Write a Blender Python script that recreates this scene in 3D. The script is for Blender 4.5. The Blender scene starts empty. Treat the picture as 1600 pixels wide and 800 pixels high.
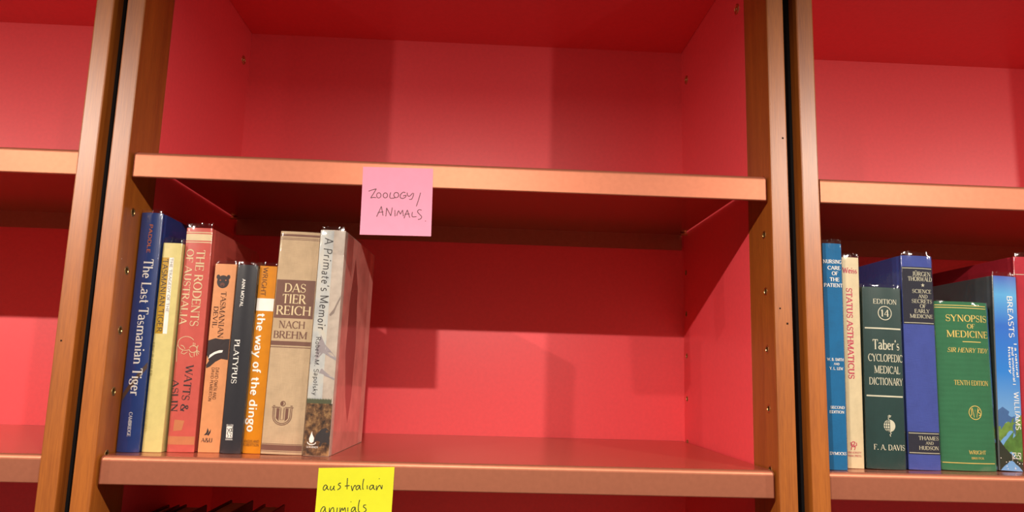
import bpy, bmesh, math, random
from mathutils import Matrix, Vector

random.seed(7)
C = bpy.context.scene.collection
SC = bpy.context.scene
H0 = 1550.0          # mm from the floor to the top of the upper shelf; x right, y into the bookcases, z up


def W(x, y, z):      # millimetres -> metres
    return Vector((x * .001, y * .001, (z + H0) * .001))


# ------------------------------------------------------------------ camera
cam = bpy.data.cameras.new('camera')
cam.sensor_width = 36.0
cam.sensor_fit = 'HORIZONTAL'
cam.lens = 1166.53 / 1600 * 36
cam.clip_start = .02
cam_ob = bpy.data.objects.new('camera', cam)
C.objects.link(cam_ob)
pitch, yaw, roll = math.radians(8.9876), math.radians(-2.4098), math.radians(-1.5907)
cam_ob.matrix_world = (Matrix.Translation(W(375.57, -781.12, -224.07)) @ Matrix.Rotation(yaw, 4, 'Z')
                       @ Matrix.Rotation(pitch + math.pi / 2, 4, 'X') @ Matrix.Rotation(-roll, 4, 'Z'))
SC.camera = cam_ob

# ------------------------------------------------------------------ world, lamps, exposure
world = bpy.data.worlds.new('room_light')
SC.world = world
world.use_nodes = True
world.node_tree.nodes['Background'].inputs[0].default_value = (1.0, .62, .50, 1)
world.node_tree.nodes['Background'].inputs[1].default_value = .17

LAMP_POWER = 11.5
for i in range(-2, 3):               # one small lamp on an arm above the front of every bookcase
    ld = bpy.data.lights.new('bookcase_lamp', 'AREA')
    ld.shape = 'DISK'
    ld.size = .018
    ld.energy = LAMP_POWER if i == 0 else 9.4
    ld.color = (1.0, .88, .76)
    lo = bpy.data.objects.new('bookcase_lamp', ld)
    C.objects.link(lo)
    lo.location = W(332 + 716.7 * i, -600, 206)
    lo.rotation_euler = (math.radians(1 if i == 0 else 14), 0, 0)     # the middle lamp hangs straight, the others lean to their shelves
SC.view_settings.view_transform = 'Standard'
SC.view_settings.look = 'None'
SC.view_settings.exposure = 0.0
SC.view_settings.gamma = 1.0
SC.view_settings.use_curve_mapping = False


# ------------------------------------------------------------------ materials
def new_mat(name):
    m = bpy.data.materials.new(name)
    m.use_nodes = True
    nt = m.node_tree
    b = nt.nodes['Principled BSDF']
    return m, nt, b


def coords(nt, scale=(1, 1, 1), rot=(0, 0, 0)):
    tc = nt.nodes.new('ShaderNodeTexCoord')
    mp = nt.nodes.new('ShaderNodeMapping')
    mp.inputs['Scale'].default_value = scale
    mp.inputs['Rotation'].default_value = rot
    nt.links.new(tc.outputs['Object'], mp.inputs['Vector'])
    return mp.outputs[0]


def noise(nt, vec, scale, detail=3, rough=.5):
    n = nt.nodes.new('ShaderNodeTexNoise')
    n.inputs['Scale'].default_value = scale
    n.inputs['Detail'].default_value = detail
    n.inputs['Roughness'].default_value = rough
    nt.links.new(vec, n.inputs['Vector'])
    return n.outputs['Fac']


def ramp(nt, fac, stops):
    r = nt.nodes.new('ShaderNodeValToRGB')
    e = r.color_ramp.elements
    while len(e) < len(stops):
        e.new(.5)
    for k, (pos, col) in enumerate(stops):
        e[k].position = pos
        e[k].color = (*col, 1)
    nt.links.new(fac, r.inputs[0])
    return r.outputs[0]


def bump(nt, b, fac, strength, dist=.0005):
    n = nt.nodes.new('ShaderNodeBump')
    n.inputs['Strength'].default_value = strength
    n.inputs['Distance'].default_value = dist
    nt.links.new(fac, n.inputs['Height'])
    nt.links.new(n.outputs[0], b.inputs['Normal'])


def srgb(r, g, b, k=.72):     # a printed colour as seen under the lamp, turned into reflectance
    f = lambda c: c / 12.92 if c <= .04045 else ((c + .055) / 1.055) ** 2.4
    return k * f(r / 255), k * f(g / 255), k * f(b / 255)


def plain(name, col, rough=.5, spec=.5, metal=0.0, grain=0.0, scale=900, vary=.06):
    m, nt, b = new_mat(name)
    v = coords(nt)
    f = noise(nt, v, scale * .12, 3)
    c0 = tuple(max(0, c * (1 - vary)) for c in col)
    c1 = tuple(min(1, c * (1 + vary)) for c in col)
    nt.links.new(ramp(nt, f, [(.3, c0), (.7, c1)]), b.inputs['Base Color'])
    b.inputs['Roughness'].default_value = rough
    b.inputs['Specular IOR Level'].default_value = spec
    b.inputs['Metallic'].default_value = metal
    if grain:
        bump(nt, b, noise(nt, v, scale, 2), grain)
    return m


def wood(name, light, dark, rough=.42):
    m, nt, b = new_mat(name)
    big = noise(nt, coords(nt, (1, 1, .06)), 38, 4, .6)
    fine = noise(nt, coords(nt, (1, 1, .05)), 700, 3, .65)
    mx = nt.nodes.new('ShaderNodeMix')
    mx.inputs[0].default_value = .42
    nt.links.new(big, mx.inputs[2])
    nt.links.new(fine, mx.inputs[3])
    nt.links.new(ramp(nt, mx.outputs[0], [(.36, dark), (.62, light)]), b.inputs['Base Color'])
    b.inputs['Roughness'].default_value = rough
    b.inputs['Specular IOR Level'].default_value = .8
    bump(nt, b, fine, .12, .0003)
    return m


def cloth(name, col, rough=.75, ribs=None, weave=.25, vary=.10):
    m, nt, b = new_mat(name)
    v = coords(nt)
    f = noise(nt, v, 60, 3)
    s1 = noise(nt, coords(nt, (1, 1, .08)), 1500, 1)
    s2 = noise(nt, coords(nt, (.08, .08, 1)), 1500, 1)
    ad = nt.nodes.new('ShaderNodeMath')
    ad.operation = 'ADD'
    nt.links.new(s1, ad.inputs[0])
    nt.links.new(s2, ad.inputs[1])
    mu = nt.nodes.new('ShaderNodeMath')
    mu.operation = 'MULTIPLY_ADD'
    mu.inputs[1].default_value = .35
    nt.links.new(ad.outputs[0], mu.inputs[0])
    nt.links.new(f, mu.inputs[2])
    c0 = tuple(c * (1 - vary) for c in col)
    c1 = tuple(min(1, c * (1 + vary)) for c in col)
    nt.links.new(ramp(nt, mu.outputs[0], [(.55, c0), (1.1 if False else .98, c1)]), b.inputs['Base Color'])
    b.inputs['Roughness'].default_value = rough
    b.inputs['Specular IOR Level'].default_value = .3
    h = ad.outputs[0]
    if ribs:
        wv = nt.nodes.new('ShaderNodeTexWave')
        wv.bands_direction = 'Z'
        wv.inputs['Scale'].default_value = ribs
        wv.inputs['Distortion'].default_value = 1.2
        nt.links.new(v, wv.inputs['Vector'])
        h = wv.outputs['Fac']
    bump(nt, b, h, weave, .0004)
    return m


def film_mat():
    m, nt, b = new_mat('clear_film')
    out = nt.nodes['Material Output']
    nt.nodes.remove(b)
    tr = nt.nodes.new('ShaderNodeBsdfTransparent')
    tr.inputs[0].default_value = (.975, .975, .97, 1)
    gl = nt.nodes.new('ShaderNodeBsdfGlossy')
    gl.inputs['Roughness'].default_value = .10
    gl.inputs['Color'].default_value = (1, 1, 1, 1)
    lw = nt.nodes.new('ShaderNodeLayerWeight')
    lw.inputs['Blend'].default_value = .5
    pw = nt.nodes.new('ShaderNodeMath')
    pw.operation = 'POWER'
    pw.inputs[1].default_value = 3.5
    nt.links.new(lw.outputs['Facing'], pw.inputs[0])
    ma = nt.nodes.new('ShaderNodeMath')
    ma.operation = 'MULTIPLY_ADD'
    ma.inputs[1].default_value = .55
    ma.inputs[2].default_value = .045
    nt.links.new(pw.outputs[0], ma.inputs[0])
    mx = nt.nodes.new('ShaderNodeMixShader')
    nt.links.new(ma.outputs[0], mx.inputs[0])
    nt.links.new(tr.outputs[0], mx.inputs[1])
    nt.links.new(gl.outputs[0], mx.inputs[2])
    nt.links.new(mx.outputs[0], out.inputs[0])
    n1 = noise(nt, coords(nt, (1, 1, .5)), 70, 3, .6)
    bp = nt.nodes.new('ShaderNodeBump')
    bp.inputs['Strength'].default_value = .35
    bp.inputs['Distance'].default_value = .002
    nt.links.new(n1, bp.inputs['Height'])
    nt.links.new(bp.outputs[0], gl.inputs['Normal'])
    return m


M_RED = plain('red_laminate', (.87, .076, .093), .42, .8, grain=.05, scale=1600, vary=.03)
M_COPPER = plain('copper_lacquer', (.46, .165, .095), .52, .5, .75, grain=.05, scale=1400, vary=.04)
M_TOP = plain('copper_lacquer_polished', (.50, .16, .095), .26, .5, .75, grain=.02, scale=1400, vary=.04)
M_WOOD = wood('cherry_timber', (.37, .108, .011), (.21, .052, .005))
M_BLACK = plain('black_rubber', (.006, .006, .007), .6, .2)
M_BRASS = plain('brass', (.58, .40, .16), .34, .5, 1.0)
M_HOLE = plain('nail_mark', (.02, .012, .008), .8, .1)
M_FILM = film_mat()
M_PAGES = plain('page_block', (.68, .60, .46), .8, .2, grain=.3, scale=1500)
INK = {
    'white': plain('ink_white', (.80, .79, .75), .5), 'black': plain('ink_black', (.025, .022, .025), .5),
    'orange': plain('ink_orange', srgb(214, 118, 70), .5), 'grey': plain('ink_grey', (.20, .19, .16), .6),
    'olive': plain('ink_olive', srgb(150, 138, 70), .6), 'paleolive': plain('ink_pale_olive', srgb(222, 200, 110), .6),
    'cream': plain('ink_cream', srgb(244, 222, 176), .5), 'brown': plain('ink_brown', srgb(92, 52, 30), .6),
    'umber': plain('ink_umber', srgb(124, 84, 70), .6), 'pink': plain('ink_pink', srgb(214, 62, 96), .5),
    'silver': plain('ink_silver', srgb(232, 230, 204), .4), 'gilt': plain('ink_gilt', srgb(214, 212, 184), .4),
    'gold': plain('ink_gold', srgb(244, 216, 120), .4, .5, .1), 'pen': plain('ink_pen', srgb(84, 48, 62), .6),
    'penblack': plain('ink_pen_black', srgb(52, 52, 30), .6),
}


# ------------------------------------------------------------------ building helpers
def link(name, me, mat, parent=None, smooth=False):
    o = bpy.data.objects.new(name, me)
    C.objects.link(o)
    if mat is not None and not me.materials:
        me.materials.append(mat)
    if parent is not None:
        o.parent = parent
    if smooth:
        for p in me.polygons:
            p.use_smooth = True
    return o


def mesh(name, verts, faces, mat, parent=None, smooth=False):
    """verts in millimetres, local to the parent"""
    me = bpy.data.meshes.new(name)
    me.from_pydata([(x * .001, y * .001, z * .001) for x, y, z in verts], [], faces)
    bm = bmesh.new()
    bm.from_mesh(me)
    bmesh.ops.recalc_face_normals(bm, faces=bm.faces)
    bm.to_mesh(me)
    bm.free()
    return link(name, me, mat, parent, smooth)


def bevel(o, w, seg=2):
    md = o.modifiers.new('bevel', 'BEVEL')
    md.width = w * .001
    md.segments = seg
    md.limit_method = 'ANGLE'
    md.angle_limit = math.radians(40)
    return o


def box(name, x0, x1, y0, y1, z0, z1, mat, parent=None, bev=0):
    v = [(x, y, z) for x in (x0, x1) for y in (y0, y1) for z in (z0, z1)]
    f = [(0, 1, 3, 2), (4, 6, 7, 5), (0, 4, 5, 1), (2, 3, 7, 6), (0, 2, 6, 4), (1, 5, 7, 3)]
    o = mesh(name, v, f, mat, parent)
    if bev:
        bevel(o, bev)
    return o


def prism(name, outline, axis, a, b, mat, parent=None, smooth=False):
    """closed outline extruded from a to b; axis 'x': outline=(y,z); axis 'z': outline=(x,y); axis 'y': outline=(x,z)"""
    n = len(outline)
    put = {'x': lambda p, t: (t, p[0], p[1]), 'z': lambda p, t: (p[0], p[1], t), 'y': lambda p, t: (p[0], t, p[1])}[axis]
    v = [put(p, a) for p in outline] + [put(p, b) for p in outline]
    f = [(k, (k + 1) % n, n + (k + 1) % n, n + k) for k in range(n)] + [tuple(range(n)), tuple(range(n, 2 * n))]
    return mesh(name, v, f, mat, parent, smooth)


def empty(name, loc, label, cat, group=None):
    o = bpy.data.objects.new(name, None)
    C.objects.link(o)
    o.empty_display_size = .02
    o.location = loc
    return tag(o, label, cat, group)


def tag(o, label, cat, group=None):
    o['label'] = label
    o['category'] = cat
    if group:
        o['group'] = group
    return o


# ------------------------------------------------------------------ setting
fl = box('floor', -3200, 4200, -3200, 420, -1560 + 1550 - 1550 - 10, -1550, plain('floor_carpet', (.16, .15, .14), .9, .2, grain=.6, scale=500))
fl.location = (0, 0, H0 * .001)
fl['kind'] = 'structure'
wl = box('wall_back', -3200, 4200, 375, 420, -1550, 1150, plain('wall_paint', (.62, .60, .56), .8, .2, grain=.1))
wl.location = (0, 0, H0 * .001)
wl['kind'] = 'structure'

# ------------------------------------------------------------------ bookcases
SIDE, INNER, DEEP, POST = 19.6, 690.0, 354.8, 71.7
TOP, BOT = 299.1, -1470.0
SOCKETS = [0 - 63.3 * k for k in range(0, 9)]


def cyl(bm, c, r, x0, x1, n=14):
    ring = []
    for x in (x0, x1):
        ring.append([bm.verts.new((x * .001, (c[0] + r * math.cos(2 * math.pi * k / n)) * .001,
                                   (c[1] + r * math.sin(2 * math.pi * k / n)) * .001)) for k in range(n)])
    for k in range(n):
        bm.faces.new((ring[0][k], ring[0][(k + 1) % n], ring[1][(k + 1) % n], ring[1][k]))
    bm.faces.new(ring[0][::-1])
    bm.faces.new(ring[1])


def drill(o, holes, x0, x1, r):
    """cut real holes through the panel's inner face, then drop the cutter"""
    bm = bmesh.new()
    for c in holes:
        cyl(bm, c, r, x0, x1)
    bmesh.ops.recalc_face_normals(bm, faces=bm.faces)
    me = bpy.data.meshes.new('cutter')
    bm.to_mesh(me)
    bm.free()
    cut = bpy.data.objects.new('cutter', me)
    C.objects.link(cut)
    cut.parent = o.parent
    md = o.modifiers.new('holes', 'BOOLEAN')
    md.object = cut
    md.solver = 'EXACT'
    bpy.context.view_layer.update()
    dg = bpy.context.evaluated_depsgraph_get()
    nm = bpy.data.meshes.new_from_object(o.evaluated_get(dg))
    o.modifiers.clear()
    o.data = nm
    bpy.data.objects.remove(cut)


def socket_mesh():
    n, prof = 14, [(3.1, -6.0), (3.1, .0), (3.3, .4), (4.3, .4), (4.7, .1), (4.7, 0)]
    v, f = [], []
    for r, x in prof:
        v += [(x, r * math.cos(2 * math.pi * k / n), r * math.sin(2 * math.pi * k / n)) for k in range(n)]
    for j in range(len(prof) - 1):
        for k in range(n):
            f.append((j * n + k, j * n + (k + 1) % n, (j + 1) * n + (k + 1) % n, (j + 1) * n + k))
    f.append(tuple(range(n)))
    return v, f


def cap_mesh():
    n, prof = 18, [(7.0, 0), (6.8, 1.0), (5.0, 1.6), (4.4, 1.0), (2.8, 1.0), (2.3, 2.0), (.6, 2.4)]
    v, f = [], []
    for r, x in prof:
        v += [(x, r * math.cos(2 * math.pi * k / n), r * math.sin(2 * math.pi * k / n)) for k in range(n)]
    for j in range(len(prof) - 1):
        for k in range(n):
            f.append((j * n + k, j * n + (k + 1) % n, (j + 1) * n + (k + 1) % n, (j + 1) * n + k))
    f.append(tuple(range((len(prof) - 1) * n, len(prof) * n)))
    return v, f


def bookcase(x0, label):
    t = empty('bookcase', W(x0, 0, 0), label, 'bookcase', 'timber fronted bookcases standing side by side')
    sk = ck = None
    for s in (0, 1):
        a, b = (-SIDE, 0) if s == 0 else (INNER, INNER + SIDE)
        xi = 0 if s == 0 else INNER
        d = 1 if s == 0 else -1
        post = box('timber_post', a, b, 0, POST, -1550, 335, M_WOOD, t, 1.6)
        drill(post, [(23.5, z) for z in SOCKETS], xi - d * 6.2, xi + d * 6.2, 3.2)
        a2, b2 = (a + .3, b - .3)
        pan = box('side_panel', a2, b2, POST, DEEP, -1550, 335, M_RED, t)
        drill(pan, [(339.5, z) for z in SOCKETS], xi - d * 6.2, xi + d * 6.2, 3.2)
        for y, zz in ((23.5, SOCKETS), (339.5, SOCKETS)):
            off = 0 if y < POST else -.3
            for z in zz:
                if sk is None:
                    v, f = socket_mesh()
                    sk = mesh('peg_socket', v, f, M_BRASS, t)
                    o = sk
                else:
                    o = bpy.data.objects.new('peg_socket', sk.data)
                    C.objects.link(o)
                    o.parent = t
                o.location = ((xi + d * off) * .001, y * .001, z * .001)
                o.rotation_euler = (0, 0, 0 if s == 0 else math.pi)
        for y in (95, 327):
            if ck is None:
                v, f = cap_mesh()
                ck = mesh('screw_cap', v, f, M_BRASS, t)
                o = ck
            else:
                o = bpy.data.objects.new('screw_cap', ck.data)
                C.objects.link(o)
                o.parent = t
            o.location = ((xi - d * .3) * .001, y * .001, .2425)
            o.rotation_euler = (0, 0, 0 if s == 0 else math.pi)
    box('back_panel', -SIDE + .3, INNER + SIDE - .3, DEEP, DEEP + 6, -1550, 335, M_RED, t)
    box('top_panel', .1, INNER - .1, 4, DEEP, TOP, TOP + 19, M_RED, t)
    box('bottom_panel', .1, INNER - .1, 4, DEEP, BOT - 19, BOT, M_RED, t)
    box('plinth', .1, INNER - .1, 40, 58, -1550, BOT - 19, M_WOOD, t)
    return t


XL, XR = -742.8, 743.9
case_mid = bookcase(0, 'middle bookcase, seen whole between two double posts, holding the pink note shelf')
case_left = bookcase(XL, 'bookcase cut by the left frame edge, its visible shelves empty')
case_right = bookcase(XR, 'bookcase cut by the right frame edge, holding the blue and green medical books')


def mark(parent, x, z, w, h, rot=0):
    o = box('nail_mark', -w / 2, w / 2, 0, .5, -h / 2, h / 2, M_HOLE, parent)
    o.location = (x * .001, -.0002, z * .001)
    o.rotation_euler = (0, rot, 0)


mark(case_mid, 703.5, -163, 2.0, 2.0)
mark(case_mid, 704.6, 42, 1.8, 1.8)
mark(case_mid, 696.0, -147, 1.6, 1.6)
mark(case_left, INNER + 6.5, -203, 1.6, 1.6)

for k, (xa, xb, lab) in enumerate(((-33.0, -19.8, 'black rubber filler strip in the left gap, between two timber posts'),
                                   (709.8, 723.9, 'black rubber filler strip in the right gap, beside the blue medical books'))):
    o = box('filler_strip', xa, xb, 19, 30, -1550, 330, M_BLACK)
    o.location = (0, 0, H0 * .001)
    tag(o, lab, 'filler strip', 'black strips between bookcases')


# ------------------------------------------------------------------ shelves
def arc(cy, cz, r, a0, a1, n):
    return [(cy + r * math.cos(math.radians(a0 + (a1 - a0) * k / n)), cz + r * math.sin(math.radians(a0 + (a1 - a0) * k / n))) for k in range(n + 1)]


def shelf(case, z, label, gl=2.6, gr=2.6):
    x0 = (case.location.x) * 1000
    t = empty('shelf', W(x0, 7.2, z), label, 'shelf', 'copper coloured bookcase shelves')
    L_, R_ = gl, INNER - gr
    D_ = DEEP - 1.2 - 7.2
    pr = ([(5.2, 0)] + arc(5, -5, 5, 90, 180, 6) + arc(1.2, -26.8, 1.2, 180, 270, 3) + [(3.0, -28), (3.0, -2.2), (5.2, -2.2)])
    lip = prism('front_lip', pr, 'x', L_, R_, M_COPPER, t)
    bevel(lip, .7, 2)
    box('shelf_panel', L_ + .5, R_ - .5, 5.2, D_ - 2.2, -2.25, 0, M_TOP, t)
    box('rear_lip', L_, R_, D_ - 2.2, D_, -26.5, 0, M_COPPER, t)
    for sx in (0, 1):
        for y in (16.3, 332.3):
            v, f = [], []
            n = 12
            xs = (-1.0, 9.5) if sx == 0 else (INNER - 9.5, INNER + 1.0)
            for x in xs:
                v += [(x, y + 2.3 * math.cos(2 * math.pi * k / n), z - 4.7 + 2.3 * math.sin(2 * math.pi * k / n)) for k in range(n)]
            f = [(k, (k + 1) % n, n + (k + 1) % n, n + k) for k in range(n)] + [tuple(range(n)), tuple(range(n, 2 * n))]
            mesh('shelf_peg', v, f, M_BRASS, case)
    return t


shelf(case_mid, 0, 'upper shelf of the middle bookcase, empty, pink note on its front edge')
shelf(case_mid, -316, 'lower shelf of the middle bookcase, carrying the animal books, yellow note on its edge')
shelf(case_mid, -632, 'hidden shelf of the middle bookcase below the yellow note, in shadow')
shelf(case_left, 0, 'upper empty shelf of the bookcase at the left frame edge')
shelf(case_left, -316, 'lower empty shelf of the bookcase at the left frame edge')
shelf(case_right, 0, 'upper empty shelf of the right bookcase, above the medical books', gl=4.0)
shelf(case_right, -316, 'lower shelf of the right bookcase, carrying the medical books')


# ------------------------------------------------------------------ lettering: a small pen-stroke alphabet
def ar(cx, cy, rx, ry, a0, a1, n=12):
    return [(cx + rx * math.cos(math.radians(a0 + (a1 - a0) * k / n)), cy + ry * math.sin(math.radians(a0 + (a1 - a0) * k / n))) for k in range(n + 1)]


TH, TK = 'thin', 'thick'
# glyph: advance, strokes (points, weight), serif feet (x, y, direction)
G = {
    'A': (.80, [([(.06, 0), (.40, 1)], TH), ([(.40, 1), (.74, 0)], TK), ([(.18, .34), (.62, .34)], TH)], [(.06, 0), (.74, 0)]),
    'B': (.66, [([(.13, 0), (.13, 1)], TK), ([(.13, .98), (.30, .98)] + ar(.32, .75, .22, .23, 90, -90) + [(.13, .52)], 0), ([(.13, .52), (.30, .52)] + ar(.34, .27, .25, .25, 90, -90) + [(.13, .02)], 0)], [(.13, 0), (.13, 1)]),
    'C': (.76, [(ar(.44, .5, .36, .48, 48, 312, 20), 0), ([(.70, .72), (.70, .95)], TH)], []),
    'D': (.80, [([(.13, 0), (.13, 1)], TK), ([(.13, .98), (.32, .98)] + ar(.34, .5, .38, .48, 90, -90, 16) + [(.13, .02)], 0)], [(.13, 0), (.13, 1)]),
    'E': (.64, [([(.13, 0), (.13, 1)], TK), ([(.13, .975), (.56, .975)], TH), ([(.13, .52), (.46, .52)], TH), ([(.13, .025), (.58, .025)], TH), ([(.56, .98), (.56, .82)], TH), ([(.585, .02), (.585, .2)], TH), ([(.46, .62), (.46, .42)], TH)], [(.13, 0), (.13, 1)]),
    'F': (.60, [([(.13, 0), (.13, 1)], TK), ([(.13, .975), (.55, .975)], TH), ([(.13, .50), (.44, .50)], TH), ([(.55, .98), (.55, .8)], TH)], [(.13, 0), (.13, 1)]),
    'G': (.80, [(ar(.44, .5, .36, .48, 50, 330, 20), 0), ([(.70, .42), (.70, .08)], TK), ([(.70, .74), (.70, .94)], TH), ([(.56, .42), (.80, .42)], TH)], []),
    'H': (.82, [([(.13, 0), (.13, 1)], TK), ([(.69, 0), (.69, 1)], TK), ([(.13, .52), (.69, .52)], TH)], [(.13, 0), (.13, 1), (.69, 0), (.69, 1)]),
    'I': (.34, [([(.17, 0), (.17, 1)], TK)], [(.17, 0), (.17, 1)]),
    'J': (.46, [([(.30, 1), (.30, .2)] + ar(.14, .2, .16, .2, 0, -110, 8), 0)], [(.30, 1)]),
    'K': (.76, [([(.13, 0), (.13, 1)], TK), ([(.64, 1), (.15, .42)], TH), ([(.28, .56), (.68, 0)], TK)], [(.13, 0), (.13, 1), (.66, 1), (.68, 0)]),
    'L': (.62, [([(.13, 0), (.13, 1)], TK), ([(.13, .025), (.56, .025)], TH), ([(.57, .02), (.57, .22)], TH)], [(.13, 0), (.13, 1)]),
    'M': (.98, [([(.13, 0), (.13, 1)], TH), ([(.13, 1), (.49, .05)], TK), ([(.49, .05), (.84, 1)], TH), ([(.84, 0), (.84, 1)], TK)], [(.13, 0), (.84, 0), (.10, 1), (.87, 1)]),
    'N': (.84, [([(.13, 0), (.13, 1)], TH), ([(.13, 1), (.70, 0)], TK), ([(.70, 0), (.70, 1)], TH)], [(.13, 0), (.10, 1), (.70, 1)]),
    'O': (.86, [(ar(.43, .5, .35, .48, 0, 360, 24), 0)], []),
    'P': (.64, [([(.13, 0), (.13, 1)], TK), ([(.13, .98), (.32, .98)] + ar(.34, .73, .23, .25, 90, -90) + [(.13, .48)], 0)], [(.13, 0), (.13, 1)]),
    'R': (.74, [([(.13, 0), (.13, 1)], TK), ([(.13, .98), (.32, .98)] + ar(.34, .74, .22, .24, 90, -90) + [(.13, .5)], 0), ([(.34, .5), (.68, 0)], TK)], [(.13, 0), (.13, 1), (.68, 0)]),
    'S': (.60, [(ar(.30, .74, .21, .24, 35, 250, 14) + ar(.30, .25, .23, .24, 80, -145, 14), 'spine'), ([(.49, .76), (.49, .96)], TH), ([(.09, .04), (.09, .26)], TH)], []),
    'T': (.68, [([(.34, 0), (.34, 1)], TK), ([(.04, .975), (.64, .975)], TH), ([(.05, .98), (.05, .8)], TH), ([(.63, .98), (.63, .8)], TH)], [(.34, 0)]),
    'U': (.80, [([(.15, 1), (.15, .34)] + ar(.40, .32, .25, .30, 180, 360, 12) + [(.65, 1)], 0)], [(.15, 1), (.65, 1)]),
    'V': (.78, [([(.06, 1), (.40, 0)], TK), ([(.40, 0), (.72, 1)], TH)], [(.06, 1), (.72, 1)]),
    'W': (1.08, [([(.06, 1), (.32, 0)], TK), ([(.32, 0), (.54, .9)], TH), ([(.54, .9), (.78, 0)], TK), ([(.78, 0), (1.02, 1)], TH)], [(.06, 1), (1.02, 1)]),
    'X': (.74, [([(.06, 1), (.68, 0)], TK), ([(.66, 1), (.06, 0)], TH)], [(.06, 1), (.66, 1), (.06, 0), (.68, 0)]),
    'Y': (.74, [([(.06, 1), (.37, .46)], TK), ([(.68, 1), (.37, .46)], TH), ([(.37, .46), (.37, 0)], TK)], [(.06, 1), (.68, 1), (.37, 0)]),
    'Z': (.66, [([(.08, .97), (.58, .97)], TH), ([(.58, .97), (.06, .03)], TK), ([(.06, .03), (.60, .03)], TH)], []),
    '&': (.86, [([(.78, .50)] + ar(.42, .28, .30, .27, 10, -200, 14) + [(.30, .58), (.48, .72)] + ar(.37, .83, .15, .15, -20, 200, 10) + [(.26, .70), (.78, .0)], 0)], []),
    '1': (.44, [([(.24, 0), (.24, 1)], TK), ([(.24, .98), (.08, .84)], TH)], [(.24, 0)]),
    '4': (.66, [([(.44, 0), (.44, 1)], TK), ([(.44, 1), (.04, .3)], TH), ([(.04, .28), (.62, .28)], TH)], [(.44, 0)]),
    '.': (.26, [([(.12, 0), (.12, .13)], 'dot')], []), "'": (.22, [([(.12, 1), (.09, .78)], TK)], []), '|': (.30, [([(.15, -.2), (.15, 1.05)], TH)], []),
    '*': (.6, [([(.3, .2), (.3, .8)], TK), ([(.04, .35), (.56, .65)], TK), ([(.04, .65), (.56, .35)], TK)], []),
    'a': (.52, [(ar(.22, .49, .17, .17, 150, 20, 8) + [(.39, .42), (.39, .10), (.47, .02)], 0), ([(.39, .40)] + ar(.22, .19, .15, .17, 80, 330, 12), 0)], []),
    'b': (.58, [([(.12, 0), (.12, 1)], TK), (ar(.31, .32, .20, .31, 150, -150, 16), 0)], []),
    'd': (.58, [([(.45, 0), (.45, 1)], TK), (ar(.26, .32, .20, .31, 30, 330, 16), 0)], [(.47, 0)]),
    'e': (.52, [([(.08, .36), (.43, .36)] + ar(.26, .33, .18, .31, 5, 315, 16), 0)], []),
    'f': (.36, [([(.16, 0), (.16, .80)] + ar(.29, .82, .13, .17, 180, 60, 6), 0), ([(.02, .62), (.32, .62)], TH)], [(.16, 0)]),
    'g': (.54, [(ar(.25, .44, .17, .20, 0, 360, 16), 0), ([(.14, .28), (.12, .14), (.38, .06)] + ar(.25, -.10, .20, .16, 50, -210, 14), 0), ([(.38, .58), (.52, .64)], TH)], []),
    'h': (.62, [([(.12, 0), (.12, 1)], TK), ([(.12, .42)] + ar(.31, .42, .18, .21, 150, 0, 8) + [(.49, 0)], 0)], [(.12, 0), (.49, 0)]),
    'i': (.28, [([(.14, 0), (.14, .64)], TK), ([(.14, .84), (.14, .97)], 'dot')], [(.14, 0)]),
    'k': (.58, [([(.12, 0), (.12, 1)], TK), ([(.46, .64), (.14, .28)], TH), ([(.24, .38), (.52, 0)], TK)], [(.12, 0)]),
    'l': (.28, [([(.14, 0), (.14, 1)], TK)], [(.14, 0)]),
    'm': (.94, [([(.12, 0), (.12, .64)], TK), ([(.12, .42)] + ar(.30, .42, .17, .21, 150, 0, 8) + [(.47, 0)], 0), ([(.47, .42)] + ar(.64, .42, .17, .21, 150, 0, 8) + [(.81, 0)], 0)], [(.12, 0), (.47, 0), (.81, 0)]),
    'n': (.62, [([(.12, 0), (.12, .64)], TK), ([(.12, .42)] + ar(.31, .42, .18, .21, 150, 0, 8) + [(.49, 0)], 0)], [(.12, 0), (.49, 0)]),
    'o': (.56, [(ar(.28, .32, .20, .31, 0, 360, 20), 0)], []),
    'p': (.58, [([(.12, -.32), (.12, .64)], TK), (ar(.31, .32, .20, .31, 150, -150, 16), 0)], [(.12, -.32)]),
    'r': (.44, [([(.13, 0), (.13, .64)], TK), ([(.13, .44)] + ar(.30, .46, .15, .16, 160, 50, 6), 0)], [(.13, 0)]),
    's': (.44, [(ar(.22, .47, .14, .16, 40, 250, 10) + ar(.22, .17, .16, .16, 80, -150, 10), 'spine')], []),
    't': (.38, [([(.16, .86), (.16, .14)] + ar(.27, .14, .11, .13, 180, 300, 6), 0), ([(.02, .62), (.34, .62)], TH)], []),
    'u': (.62, [([(.13, .64), (.13, .22)] + ar(.30, .22, .17, .20, 180, 330, 8), 0), ([(.48, .64), (.48, 0)], TK)], []),
    'v': (.54, [([(.04, .64), (.27, 0)], TK), ([(.27, 0), (.50, .64)], TH)], []),
    'w': (.80, [([(.04, .64), (.22, 0)], TK), ([(.22, 0), (.40, .62)], TH), ([(.40, .62), (.58, 0)], TK), ([(.58, 0), (.76, .64)], TH)], []),
    'y': (.54, [([(.04, .64), (.27, 0)], TK), ([(.50, .64), (.27, .02), (.16, -.28), (.02, -.26)], TH)], []),
}
G['~'] = (-.02, [], [])
G['%'] = (G['U'][0], G['U'][1] + [([(.28, 1.12), (.28, 1.25)], 'dot'), ([(.52, 1.12), (.52, 1.25)], 'dot')], G['U'][2])
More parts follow.
